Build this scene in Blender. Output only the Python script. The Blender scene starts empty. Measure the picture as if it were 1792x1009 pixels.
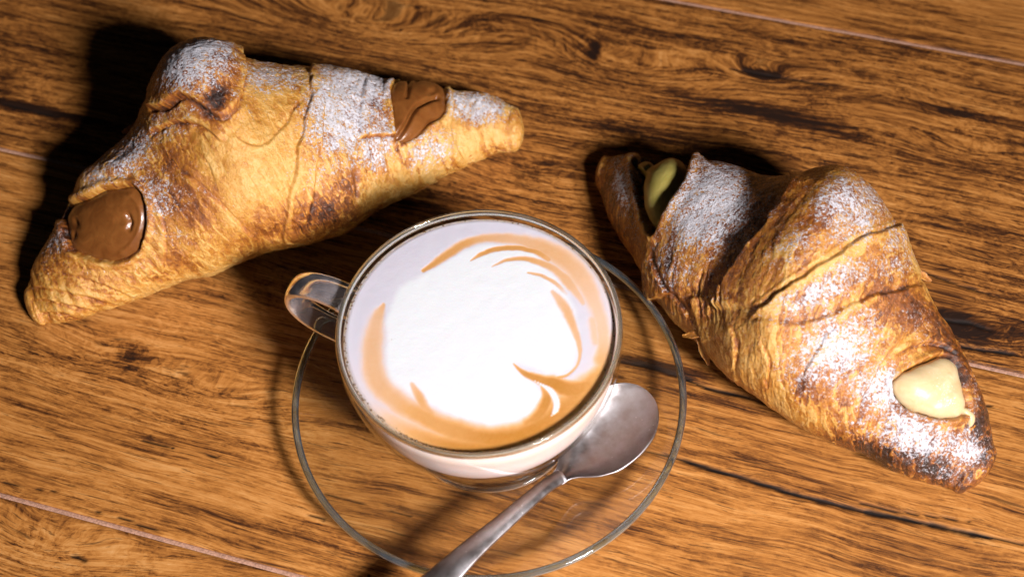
import bpy, math, random
import numpy as np
from mathutils import Matrix, Vector

# ------------------------------------------------------------------ camera, world, light
SC = 0.01                                # all shapes are laid out in centimetres
scn = bpy.context.scene
COL = scn.collection
FPX, PITCH, ROLL, CH, CY = 2500.0, math.radians(57.5), math.radians(-5.0), 43.03, -27.41
_fw = np.array([0, math.cos(PITCH), -math.sin(PITCH)])
_up0 = np.array([0, math.sin(PITCH), math.cos(PITCH)])
_rt0 = np.array([1.0, 0, 0])
_rt = _rt0 * math.cos(ROLL) + _up0 * math.sin(ROLL)
_up = _up0 * math.cos(ROLL) - _rt0 * math.sin(ROLL)
CAM = np.array([0, CY, CH])

cd = bpy.data.cameras.new('camera')
cam = bpy.data.objects.new('camera', cd)
COL.objects.link(cam)
cam.matrix_world = Matrix([[_rt[0], _up[0], -_fw[0], CAM[0] * SC],
                           [_rt[1], _up[1], -_fw[1], CAM[1] * SC],
                           [_rt[2], _up[2], -_fw[2], CAM[2] * SC], [0, 0, 0, 1]])
cd.sensor_width = 36
cd.lens = 36 * FPX / 1792
cd.clip_start = 0.01
cd.clip_end = 20
cd.dof.use_dof = True
cd.dof.focus_distance = 0.475
cd.dof.aperture_fstop = 10.0
scn.camera = cam

w = bpy.data.worlds.new('World')
scn.world = w
w.use_nodes = True
bg = w.node_tree.nodes['Background']
bg.inputs[0].default_value = (0.85, 0.93, 1.0, 1)
bg.inputs[1].default_value = 0.005


def area(name, loc, target, size, power, col):
    l = bpy.data.lights.new(name, 'AREA')
    l.shape = 'DISK'
    l.size = size * SC
    l.energy = power
    l.color = col
    o = bpy.data.objects.new(name, l)
    COL.objects.link(o)
    o.location = Vector(loc) * SC
    o.rotation_euler = (Vector(target) - Vector(loc)).to_track_quat('-Z', 'Y').to_euler()
    return o


KEY = area('key_lamp', (40, -66, 61), (-6, -2, 1), 17, 4.55, (1.0, 0.96, 0.965))
KEY.data.spread = math.radians(90)
FILL = area('fill_lamp', (-30, -55, 60), (0, 0, 2), 40, 0.03, (0.85, 0.92, 1.0))

scn.view_settings.view_transform = 'Standard'
scn.view_settings.look = 'None'
scn.view_settings.exposure = 0
scn.view_settings.gamma = 1
scn.cycles.use_denoising = True
scn.cycles.max_bounces = 14
scn.cycles.diffuse_bounces = 1
scn.cycles.transmission_bounces = 12
scn.cycles.transparent_max_bounces = 16
scn.cycles.sample_clamp_indirect = 4
scn.cycles.blur_glossy = 0.3


# ------------------------------------------------------------------ maths helpers
def ray(p):
    p = np.asarray(p, float)
    return _fw * FPX + (p[..., :1] - 896) * _rt - (p[..., 1:2] - 504.5) * _up


def unproj(p, z):
    d = ray(p)
    t = (np.asarray(z, float) - CH) / d[..., 2]
    return CAM + d * t[..., None]


def proj(P):
    D = np.asarray(P, float) - CAM
    dz = D @ _fw
    return np.stack([896 + FPX * (D @ _rt) / dz, 504.5 - FPX * (D @ _up) / dz], -1), dz


def h3(i, j, k, seed):
    n = (i * 374761393 + j * 668265263 + k * 2147483647 + seed * 1274126177) & 0xffffffff
    n = ((n ^ (n >> 13)) * 1274126177) & 0xffffffff
    n = n ^ (n >> 16)
    return (n & 0xffff) / 65535.0


def vnoise(P, seed=0):
    P = np.asarray(P, float)
    F = np.floor(P).astype(np.int64)
    f = P - F
    f = f * f * f * (f * (f * 6 - 15) + 10)
    r = 0
    for a in (0, 1):
        wa = f[..., 0] if a else 1 - f[..., 0]
        for b in (0, 1):
            wb = f[..., 1] if b else 1 - f[..., 1]
            for c in (0, 1):
                wc = f[..., 2] if c else 1 - f[..., 2]
                r = r + wa * wb * wc * h3(F[..., 0] + a, F[..., 1] + b, F[..., 2] + c, seed)
    return r * 2 - 1


def fbm(P, oct=4, seed=0, gain=.5):
    a, s, r = 1.0, 0.0, 0
    P = np.asarray(P, float)
    for o in range(oct):
        r = r + a * vnoise(P, seed + o * 17)
        s += a
        a *= gain
        P = P * 2.03 + 3.7
    return r / s


def sstep(a, b, x):
    t = np.clip((x - a) / (b - a), 0, 1)
    return t * t * (3 - 2 * t)


def catmull(P, n):
    P = np.asarray(P, float)
    L = np.r_[0, np.cumsum(np.linalg.norm(np.diff(P[:, :2], axis=0), axis=1) + 1e-9)]
    t = np.linspace(0, L[-1], n)
    m = np.gradient(P, L, axis=0)
    i = np.clip(np.searchsorted(L, t, side='right') - 1, 0, len(P) - 2)
    h = (L[i + 1] - L[i])
    s = ((t - L[i]) / h)[:, None]
    h = h[:, None]
    return ((2 * s**3 - 3 * s**2 + 1) * P[i] + (s**3 - 2 * s**2 + s) * h * m[i] +
            (-2 * s**3 + 3 * s**2) * P[i + 1] + (s**3 - s**2) * h * m[i + 1])


def polydist(px, poly, closed=False):
    """distance, signed side (+ = left of travel on screen, y down), fraction along"""
    poly = np.asarray(poly, float)
    if closed:
        poly = np.vstack([poly, poly[:1]])
    seg = np.diff(poly, axis=0)
    L = np.linalg.norm(seg, axis=1)
    cum = np.r_[0, np.cumsum(L)]
    best = np.full(px.shape[:-1], 1e9)
    side = np.zeros_like(best)
    frac = np.zeros_like(best)
    for a, d, l, c in zip(poly[:-1], seg, L, cum):
        rx, ry = px[..., 0] - a[0], px[..., 1] - a[1]
        t = np.clip((rx * d[0] + ry * d[1]) / (l * l), 0, 1)
        dx, dy = rx - t * d[0], ry - t * d[1]
        q = np.hypot(dx, dy)
        m = q < best
        best = np.where(m, q, best)
        side = np.where(m, np.sign(d[0] * dy - d[1] * dx), side)
        frac = np.where(m, (c + t * l) / cum[-1], frac)
    return best, -side, frac


def inside(px, poly):
    poly = np.asarray(poly, float)
    x, y = px[..., 0], px[..., 1]
    r = np.zeros(x.shape, bool)
    for (x0, y0), (x1, y1) in zip(poly, np.roll(poly, -1, 0)):
        c = (y0 > y) != (y1 > y)
        r ^= c & (x < (x1 - x0) * (y - y0) / (y1 - y0 + 1e-12) + x0)
    return r


def blobs(px, lst):
    """max of soft ellipses (x, y, rx, ry, rotation in degrees, strength)"""
    r = np.zeros(px.shape[:-1])
    for x, y, rx, ry, a, s in lst:
        c, n = math.cos(math.radians(a)), math.sin(math.radians(a))
        dx, dy = px[..., 0] - x, px[..., 1] - y
        q = ((dx * c + dy * n) / rx)**2 + ((-dx * n + dy * c) / ry)**2
        r = np.maximum(r, s * np.exp(-q**1.3))
    return r


# ------------------------------------------------------------------ object helpers
def link(name, me, mat=None, parent=None, **tags):
    o = bpy.data.objects.new(name, me)
    COL.objects.link(o)
    if parent is not None:
        o.parent = parent
        o.matrix_parent_inverse = parent.matrix_world.inverted()
    if mat is not None and me is not None:
        me.materials.clear()
        me.materials.append(mat)
    for k, v in tags.items():
        o[k] = v
    return o


def thing(name, label, cat, loc):
    o = bpy.data.objects.new(name, None)
    COL.objects.link(o)
    o.empty_display_size = .02
    o.location = Vector(loc) * SC
    o['label'] = label
    o['category'] = cat
    bpy.context.view_layer.update()
    return o


def mesh(name, V, F, attrs=None, smooth=True):
    V = np.asarray(V, float).reshape(-1, 3) * SC
    me = bpy.data.meshes.new(name)
    F = np.asarray(F)
    nf, k = F.shape
    me.vertices.add(len(V))
    me.vertices.foreach_set('co', V.ravel())
    me.loops.add(nf * k)
    me.loops.foreach_set('vertex_index', F.ravel().astype(np.int32))
    me.polygons.add(nf)
    me.polygons.foreach_set('loop_start', (np.arange(nf) * k).astype(np.int32))
    me.polygons.foreach_set('loop_total', np.full(nf, k, np.int32))
    me.polygons.foreach_set('use_smooth', np.full(nf, smooth))
    me.update(calc_edges=True)
    me.validate()
    for n, a in (attrs or {}).items():
        a = np.asarray(a, float)
        if a.ndim > 1 and a.shape[-1] == 3:
            at = me.attributes.new(n, 'FLOAT_VECTOR', 'POINT')
            at.data.foreach_set('vector', a.reshape(-1).astype(np.float32))
        else:
            at = me.attributes.new(n, 'FLOAT', 'POINT')
            at.data.foreach_set('value', a.ravel().astype(np.float32))
    return me


def gridfaces(ni, nj, ci=False, cj=False, flip=False):
    i = np.arange(ni if ci else ni - 1)
    j = np.arange(nj if cj else nj - 1)
    I, J = np.meshgrid(i, j, indexing='ij')
    I2, J2 = (I + 1) % ni, (J + 1) % nj
    F = np.stack([I * nj + J, I2 * nj + J, I2 * nj + J2, I * nj + J2], -1).reshape(-1, 4)
    return F[:, ::-1] if flip else F


def lathe(prof, cx, cy, n=160, closed=False):
    prof = np.asarray(prof, float)
    a = np.linspace(0, 2 * math.pi, n, endpoint=False)
    V = np.stack([cx + prof[:, 0][:, None] * np.cos(a), cy + prof[:, 0][:, None] * np.sin(a),
                  np.repeat(prof[:, 1][:, None], n, 1)], -1)
    return V.reshape(-1, 3), gridfaces(len(prof), n, closed, True, True)


def tube(path, ra, rb, nseg=28, side=None, power=1.0, caps=True):
    """sweep an ellipse; ra half width along 'side', rb half thickness"""
    P = np.asarray(path, float)
    n = len(P)
    T = np.gradient(P, axis=0)
    T /= np.linalg.norm(T, axis=1)[:, None]
    S = np.broadcast_to(np.asarray(side, float), P.shape).copy()
    S -= (S * T).sum(1)[:, None] * T
    S /= np.linalg.norm(S, axis=1)[:, None]
    B = np.cross(T, S)
    ra = np.broadcast_to(ra, n)
    rb = np.broadcast_to(rb, n)
    a = np.linspace(0, 2 * math.pi, nseg, endpoint=False)
    ca = np.sign(np.cos(a)) * np.abs(np.cos(a))**power
    sa = np.sign(np.sin(a)) * np.abs(np.sin(a))**power
    V = P[:, None] + S[:, None] * (ra[:, None] * ca)[..., None] + B[:, None] * (rb[:, None] * sa)[..., None]
    F = gridfaces(n, nseg, False, True)
    V = V.reshape(-1, 3)
    if caps:
        V = np.vstack([V, P[0], P[-1]])
        j = np.arange(nseg)
        j2 = (j + 1) % nseg
        c0, c1 = len(V) - 2, len(V) - 1
        q0 = np.stack([np.full(nseg, c0), j, j2, j2], -1)
        base = (n - 1) * nseg
        q1 = np.stack([np.full(nseg, c1), base + j2, base + j, base + j], -1)
        return V, F, np.vstack([q0[:, [0, 1, 2]], q1[:, [0, 1, 2]]])
    return V, F, None


def mesh_mixed(name, V, Q, T):
    V = np.asarray(V, float).reshape(-1, 3) * SC
    me = bpy.data.meshes.new(name)
    faces = [tuple(map(int, f)) for f in Q] + ([tuple(map(int, f)) for f in T] if T is not None else [])
    me.from_pydata([tuple(v) for v in V], [], faces)
    me.update()
    me.polygons.foreach_set('use_smooth', np.full(len(me.polygons), True))
    return me


# ------------------------------------------------------------------ node helper
class NT:
    def __init__(s, name):
        s.m = bpy.data.materials.new(name)
        s.m.use_nodes = True
        s.t = s.m.node_tree
        s.t.nodes.clear()
        s.out = s.t.nodes.new('ShaderNodeOutputMaterial')

    def n(s, typ, ins=None, **kw):
        nd = s.t.nodes.new('ShaderNode' + typ)
        for k, v in kw.items():
            setattr(nd, k, v)
        for k, v in (ins or {}).items():
            if hasattr(v, 'is_output'):
                s.t.links.new(v, nd.inputs[k])
            else:
                nd.inputs[k].default_value = v
        return nd

    def math(s, op, a, b=0.0, c=0.0, clamp=False):
        return s.n('Math', {0: a, 1: b, 2: c}, operation=op, use_clamp=clamp).outputs[0]

    def attr(s, name, vec=False):
        nd = s.n('Attribute', attribute_name=name)
        return nd.outputs['Vector' if vec else 'Fac']

    def noise(s, vec, scale, detail=3, rough=.5, dist=0.0):
        return s.n('TexNoise', {'Vector': vec, 'Scale': scale, 'Detail': detail, 'Roughness': rough,
                                'Distortion': dist}).outputs[0]

    def vmul(s, vec, xyz):
        return s.n('VectorMath', {0: vec, 1: xyz}, operation='MULTIPLY').outputs[0]

    def vadd(s, vec, xyz):
        return s.n('VectorMath', {0: vec, 1: xyz}, operation='ADD').outputs[0]

    def ramp(s, fac, stops):
        nd = s.n('ValToRGB', {0: fac})
        cr = nd.color_ramp
        while len(cr.elements) < len(stops):
            cr.elements.new(.5)
        for e, (p, c) in zip(cr.elements, stops):
            e.position = p
            e.color = (*c, 1) if len(c) == 3 else c
        return nd.outputs[0]

    def map(s, v, a, b, c=0.0, d=1.0, smooth=False):
        nd = s.n('MapRange', {0: v, 1: a, 2: b, 3: c, 4: d})
        if smooth:
            nd.interpolation_type = 'SMOOTHSTEP'
        return nd.outputs[0]

    def mix(s, f, a, b, blend='MIX'):
        nd = s.t.nodes.new('ShaderNodeMix')
        nd.data_type = 'RGBA'
        nd.blend_type = blend
        for k, v in ((0, f), (6, a), (7, b)):
            if hasattr(v, 'is_output'):
                s.t.links.new(v, nd.inputs[k])
            else:
                nd.inputs[k].default_value = v if k == 0 else ((*v, 1) if len(v) == 3 else v)
        return nd.outputs[2]

    def obj_cm(s):
        tc = s.n('TexCoord')
        return s.vmul(tc.outputs['Object'], (100, 100, 100))

    def bump(s, h, strength, dist, normal=None):
        ins = {'Height': h, 'Strength': strength, 'Distance': dist}
        if normal is not None:
            ins['Normal'] = normal
        return s.n('Bump', ins).outputs[0]

    def done(s, shader):
        s.t.links.new(shader, s.out.inputs[0])
        return s.m


def set_in(nt, bs, **kw):
    for k, v in kw.items():
        k = k.replace('_', ' ')
        if hasattr(v, 'is_output'):
            nt.t.links.new(v, bs.inputs[k])
        else:
            bs.inputs[k].default_value = v


# ------------------------------------------------------------------ materials
def mat_wood(seed, tone):
    t = NT('varnished_oak')
    g = t.vadd(t.attr('grain', True), (seed * 31.7, seed * 17.3, seed * 5.1))
    fig = t.attr('figure')
    dark = t.attr('dark')
    n0 = t.noise(t.vmul(g, (.10, .55, 1)), 1, 3, .55)
    n1 = t.noise(t.vmul(g, (.16, 1.6, 1)), 1, 4, .6, .25)
    n2 = t.noise(t.vmul(g, (.30, 5.2, 1)), 1, 4, .66, .15)
    n3 = t.noise(t.vmul(g, (.75, 14.5, 1)), 1, 3, .7)
    n4 = t.noise(t.vmul(g, (2.6, 5.5, 1)), 1, 6, .72, .9)
    s = t.math('ADD', t.math('MULTIPLY', n0, .20), t.math('MULTIPLY', n1, .30))
    s = t.math('ADD', s, t.math('MULTIPLY', n2, .42))
    s = t.math('ADD', s, t.math('MULTIPLY', n3, .38))
    s = t.math('ADD', s, t.math('MULTIPLY', t.math('SUBTRACT', n4, .5), t.math('MULTIPLY_ADD', fig, .46, .22)))
    s = t.math('ADD', s, tone - .122)
    s = t.math('SUBTRACT', s, t.math('MULTIPLY', dark, .55))
    col = t.ramp(s, [(.31, (.016, .005, .0015)), (.395, (.080, .024, .0045)), (.46, (.26, .092, .018)),
                     (.535, (.46, .178, .037)), (.63, (.60, .265, .072)), (.80, (.72, .39, .15))])
    # pores: short dark dashes along the grain
    p1 = t.noise(t.vmul(g, (.45, 9.0, 1)), 1, 4, .75)
    p2 = t.noise(t.vmul(g, (1.6, 17, 1)), 1, 2, .6)
    pores = t.map(p1, .43, .35, 0, .70)
    pores = t.math('MAXIMUM', pores, t.map(p2, .36, .28, 0, .6))
    col = t.mix(pores, col, (.03, .010, .003))
    # a few round insect holes / specks
    v = t.n('TexVoronoi', {'Vector': t.vmul(g, (.55, .8, 1)), 'Scale': 1.0}, feature='F1')
    sp = t.map(v.outputs['Distance'], .055, .03, 0, .9)
    sp = t.math('MULTIPLY', sp, t.math('GREATER_THAN', t.noise(g, .35, 1), .56))
    col = t.mix(sp, col, (.012, .005, .003))
    col = t.mix(t.attr('crack'), col, (.006, .003, .002))
    hgt = t.math('SUBTRACT', t.math('MULTIPLY', s, .5), t.math('MULTIPLY', pores, .35))
    b = t.bump(hgt, .45, .00025)
    bs = t.n('BsdfPrincipled', {'Base Color': col, 'Roughness': t.map(s, .3, .7, .62, .42), 'Normal': b})
    bs.inputs['Specular IOR Level'].default_value = .32
    return t.done(bs.outputs[0])


def mat_simple(name, col, rough, metal=0.0, noise=None, spec=.5):
    t = NT(name)
    o = t.obj_cm()
    c = (*col, 1)
    bs = t.n('BsdfPrincipled', {'Base Color': c, 'Roughness': rough, 'Metallic': metal})
    bs.inputs['Specular IOR Level'].default_value = spec
    if noise:
        sc, amt, bd = noise
        n = t.noise(o, sc, 4, .6)
        cc = t.mix(t.map(n, .3, .7), tuple(x * (1 - amt) for x in col), tuple(min(1, x * (1 + amt)) for x in col))
        t.t.links.new(cc, bs.inputs['Base Color'])
        t.t.links.new(t.bump(n, .5, bd), bs.inputs['Normal'])
    return t.done(bs.outputs[0])


def mat_crust(name, hue=0.0):
    t = NT(name)
    o = t.obj_cm()
    bake, sug, fold = t.attr('bake'), t.attr('sugar'), t.attr('fold')
    n1 = t.noise(o, 1.1, 4, .6)
    n2 = t.noise(o, 4.5, 5, .65, .4)
    n3 = t.noise(o, 15, 3, .6)
    b = t.math('ADD', bake, t.math('MULTIPLY', t.math('SUBTRACT', n1, .5), .70))
    b = t.math('ADD', b, t.math('MULTIPLY', t.math('SUBTRACT', n2, .5), .62))
    b = t.math('ADD', b, t.math('MULTIPLY', t.math('SUBTRACT', n3, .5), .18))
    b = t.math('ADD', b, t.math('MULTIPLY', fold, .35))  # creases and pits darkened: their shade is put into the crust colour
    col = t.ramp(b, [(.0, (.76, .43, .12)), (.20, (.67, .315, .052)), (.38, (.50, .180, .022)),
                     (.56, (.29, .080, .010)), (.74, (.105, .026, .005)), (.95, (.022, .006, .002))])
    # icing sugar: clumped fine powder
    g1 = t.noise(o, 11, 2, .5)
    g2 = t.noise(o, 23, 2, .6)
    g3 = t.noise(o, 3.2, 3, .55)
    q = t.math('ADD', t.math('MULTIPLY', g1, .45), t.math('MULTIPLY', g2, .36))
    q = t.math('ADD', q, t.math('MULTIPLY', g3, .26))
    thr = t.map(sug, 0, 1, .71, .440)
    m = t.map(t.math('SUBTRACT', q, thr), -.02, .07, 0, 1)
    m = t.math('MULTIPLY', m, t.map(sug, .02, .10), clamp=True)
    scol = t.mix(n3, (.68, .665, .73), (.86, .845, .89))
    base = t.bump(t.math('ADD', t.math('MULTIPLY', n2, .6), t.math('MULTIPLY', n3, .4)), .55, .0011)
    wr = t.noise(t.vmul(o, (1, 1, 1)), 7, 5, .7, 1.5)
    base = t.bump(wr, .5, .0009, base)
    base = t.bump(t.noise(o, 18, 3, .7), .30, .0006, base)
    bs = t.n('BsdfPrincipled', {'Base Color': col, 'Roughness': t.map(n2, .3, .7, .26, .46), 'Normal': base})
    set_in(t, bs, Coat_Weight=1.0, Coat_Roughness=.19, Specular_IOR_Level=.5, Coat_Normal=t.bump(t.noise(o, 7, 4, .65, .6), .8, .0012, base),
           Subsurface_Weight=.06, Subsurface_Scale=.004)
    bs.inputs['Subsurface Radius'].default_value = (1, .5, .2)
    sb = t.bump(t.math('ADD', m, t.math('MULTIPLY', g2, .8)), .8, .0008, base)
    ss = t.n('BsdfPrincipled', {'Base Color': scol, 'Roughness': .95, 'Normal': sb})
    ss.inputs['Specular IOR Level'].default_value = .15
    mx = t.n('MixShader', {0: t.math('MULTIPLY', m, .93), 1: bs.outputs[0], 2: ss.outputs[0]})
    return t.done(mx.outputs[0])


def mat_foam():
    t = NT('milk_foam')
    o = t.obj_cm()
    c, art, ring = t.attr('crema'), t.attr('art'), t.attr('edge')
    n = t.noise(o, 9, 5, .7)
    cc = t.math('ADD', c, t.math('MULTIPLY', t.math('SUBTRACT', n, .5), t.math('MULTIPLY', c, .22)))
    white = t.mix(t.math('ADD', art, t.math('MULTIPLY', t.math('SUBTRACT', t.noise(o, 2.2, 5, .6), .5), .35), clamp=True), (.60, .565, .635), (.73, .74, .76))
    cre = t.ramp(cc, [(0, (.70, .59, .62)), (.35, (.72, .48, .335)), (.65, (.66, .335, .12)), (1, (.46, .185, .026))])
    col = t.mix(t.map(cc, 0, .35), white, cre)
    v = t.n('TexVoronoi', {'Vector': o, 'Scale': 8.0}, feature='F1')
    sp = t.math('MULTIPLY', t.map(v.outputs['Distance'], .22, .10), t.math('GREATER_THAN', t.noise(o, 2.1, 2), t.math('MULTIPLY_ADD', ring, -.30, .76)))
    col = t.mix(t.math('MULTIPLY', sp, .75), col, (.22, .11, .05))
    col = t.mix(ring, col, (.40, .27, .15))
    bs = t.n('BsdfPrincipled', {'Base Color': col, 'Roughness': .55, 'Normal': t.bump(t.math('ADD', t.noise(o, 34, 3, .6), t.math('MULTIPLY', n, .6)), .25, .0004)})
    bs.inputs['Specular IOR Level'].default_value = .25
    set_in(t, bs, Subsurface_Weight=.12, Subsurface_Scale=.004)
    return t.done(bs.outputs[0])


def mat_milk():
    t = NT('milky_coffee')
    o = t.obj_cm()
    z = t.n('SeparateXYZ', {0: o}).outputs[2]
    n = t.noise(o, 1.2, 3, .5)
    f = t.math('ADD', t.map(z, 1.0, 5.0), t.math('MULTIPLY', t.math('SUBTRACT', n, .5), .35))
    col = t.ramp(f, [(0, (.66, .42, .30)), (.35, (.78, .58, .50)), (.75, (.84, .72, .72)), (1, (.84, .68, .62))])
    bs = t.n('BsdfPrincipled', {'Base Color': col, 'Roughness': .35})
    set_in(t, bs, Subsurface_Weight=.15, Subsurface_Scale=.005)
    return t.done(bs.outputs[0])


def mat_thin_glass(name='thin_glass', tint=(.97, .98, .97), bend=0.0):
    t = NT(name)
    fc = t.n('LayerWeight', {'Blend': .5}).outputs['Facing']
    f = t.n('Math', {0: t.math('POWER', fc, 5.0), 1: .93, 2: .05}, operation='MULTIPLY_ADD')
    tr = t.n('BsdfTransparent', {'Color': (*tint, 1)})
    gl = t.n('BsdfGlossy', {'Color': (1, 1, 1, 1), 'Roughness': .03})
    if bend:
        rf = t.n('BsdfRefraction', {'Color': (1, 1, 1, 1), 'Roughness': 0.0, 'IOR': 1.45})
        tr = t.n('MixShader', {0: bend, 1: tr.outputs[0], 2: rf.outputs[0]})
    return t.done(t.n('MixShader', {0: f.outputs[0], 1: tr.outputs[0], 2: gl.outputs[0]}).outputs[0])


def mat_glass():
    t = NT('clear_glass')
    g = t.n('BsdfGlass', {'Color': (.80, .86, .86, 1), 'Roughness': 0.0, 'IOR': 1.48})
    return t.done(g.outputs[0])


def mat_glass_edge(tint=(.70, .84, .88), sheen=(.22, .25, .28), lo=.06, hi=.22):
    t = NT('glass_edge_sheen')
    g = t.n('BsdfGlass', {'Color': (*tint, 1), 'Roughness': 0.01, 'IOR': 1.48})
    d = t.n('BsdfPrincipled', {'Base Color': (*sheen, 1), 'Roughness': .25})  # diffuse colour painted in for reflections of bright surroundings
    set_in(t, d, Coat_Weight=1.0, Coat_Roughness=.05)
    n = t.noise(t.obj_cm(), 1.3, 3, .6)
    return t.done(t.n('MixShader', {0: t.map(n, .35, .65, lo, hi), 1: g.outputs[0], 2: d.outputs[0]}).outputs[0])


def mat_steel():
    t = NT('brushed_steel')
    o = t.obj_cm()
    ax = t.n('Mapping', {0: o, 'Rotation': (0, 0, math.radians(42))}).outputs[0]
    n = t.noise(t.vmul(ax, (4, 60, 20)), 1, 3, .6)
    sm = t.noise(o, 2.2, 4, .6)
    v = t.n('TexVoronoi', {'Vector': o, 'Scale': 5.5}, feature='F1')
    spots = t.math('MULTIPLY', t.map(v.outputs['Distance'], .13, .05), t.math('GREATER_THAN', t.noise(o, 1.4, 1), .55))
    col = t.mix(spots, t.mix(t.map(sm, .35, .65), (.42, .37, .36), (.52, .49, .50)), (.80, .76, .74))
    r = t.math('ADD', t.map(sm, .3, .7, .26, .40), t.math('MULTIPLY', n, .08))
    bs = t.n('BsdfPrincipled', {'Base Color': col, 'Roughness': r, 'Metallic': t.math('SUBTRACT', 1.0, t.math('MULTIPLY', spots, .6)),
                                'Normal': t.bump(n, .06, .0003)})
    return t.done(bs.outputs[0])


def mat_cream(name, a, b, rough, coat, sugar=False, sss=.2):
    t = NT(name)
    o = t.obj_cm()
    n = t.noise(o, 1.6, 4, .6, .8)
    n2 = t.noise(o, 22, 3, .6)
    col = t.mix(t.map(n, .3, .7), a, b)
    bs = t.n('BsdfPrincipled', {'Roughness': rough, 'Normal': t.bump(t.math('ADD', n, t.math('MULTIPLY', n2, .08)), .5, .0006)})
    if sugar:
        sg = t.attr('sugar')
        q = t.math('ADD', t.math('MULTIPLY', t.noise(o, 16, 2), .6), t.math('MULTIPLY', n2, .4))
        m = t.map(t.math('SUBTRACT', q, t.map(sg, 0, 1, .78, .40)), -.01, .08, 0, .85)
        col = t.mix(m, col, (.86, .84, .84))
    t.t.links.new(col, bs.inputs['Base Color'])
    set_in(t, bs, Coat_Weight=coat, Coat_Roughness=.08, Subsurface_Weight=sss, Subsurface_Scale=.003)
    return t.done(bs.outputs[0])


# ------------------------------------------------------------------ table: four planks, bevel highlights painted as pale strips in the joints
ANG = math.radians(-20.7)
ud = np.array([math.cos(ANG), math.sin(ANG)])
vd = np.array([-math.sin(ANG), math.cos(ANG)])


def to_uv(p):
    q = unproj(np.asarray(p, float), 0.0)[..., :2]
    return np.stack([q @ ud, q @ vd], -1)


table = link('tabletop', None)
table['kind'] = 'structure'
JOINTS = [28.3, 14.95, 1.08, -12.15, -25.5]
HW = .085
eyes = [  # centre (photo px), length cm, width cm, lift of the grain lines
    ((650, 45), 3.6, .9, 1.6), ((1120, 125), 2.6, .8, 1.3), ((1335, 130), 1.0, .45, .8), ((360, 690), 2.2, .6, .7),
    ((150, 620), 2.0, .7, .5), ((60, 960), 2.6, .8, 1.0), ((1640, 575), 2.6, .55, .9), ((1700, 265), 1.5, .4, .5),
    ((950, 320), 2.5, .7, .4), ((700, 560), 3, .8, .6)]
darks = [  # dark stained areas of the boards themselves
    ((1335, 130), .6, .2, .9), ((1640, 560), 2.3, .6, .55), ((1500, 490), 1.4, .3, .4), ((1150, 640), 1.6, .25, .5),
    ((160, 980), 1.2, .16, .0), ((660, 845), 1.2, .25, .2), ((1690, 200), 2.6, .2, .25), ((1040, 90), .25, .5, .45),
    ((1120, 235), 3.2, .3, .2), ((640, 730), .9, .3, .2), ((230, 620), .5, .5, .25), ((60, 190), 3.5, .22, .6),
    ((1500, 240), 4.5, .3, .2), ((1350, 200), 3, .3, .35)]
cracks = [  # photo px polyline, half width cm
    ([(1085, 632), (1130, 640), (1180, 655), (1240, 680), (1300, 692), (1345, 708), (1420, 730)], .055),
    ([(1118, 786), (1160, 795), (1230, 815), (1310, 840), (1400, 868), (1480, 888), (1560, 903), (1650, 923), (1792, 952)], .062),
    ([(1480, 872), (1560, 893), (1640, 905), (1700, 912)], .018),
    ([(195, 905), (215, 906), (240, 917), (285, 932)], .022),
    ([(122, 972), (135, 973), (152, 982)], .05),
    ([(165, 893), (178, 897)], .03), ([(0, 842), (60, 855), (120, 862)], .016),
    ([(1270, 118), (1300, 125), (1335, 130), (1380, 138), (1450, 150)], .03),
    ([(535, 900), (560, 905), (572, 910)], .03), ([(1690, 707), (1712, 709), (1738, 710)], .03),
    ([(0, 180), (50, 193), (110, 208)], .03), ([(560, 860), (640, 880), (720, 903)], .02),
    ([(250, 770), (300, 783), (380, 800)], .012), ([(1600, 470), (1680, 500), (1750, 520)], .03),
    ([(1620, 590), (1680, 606), (1792, 622)], .045), ([(1640, 560), (1700, 566), (1740, 580)], .04)]
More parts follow.
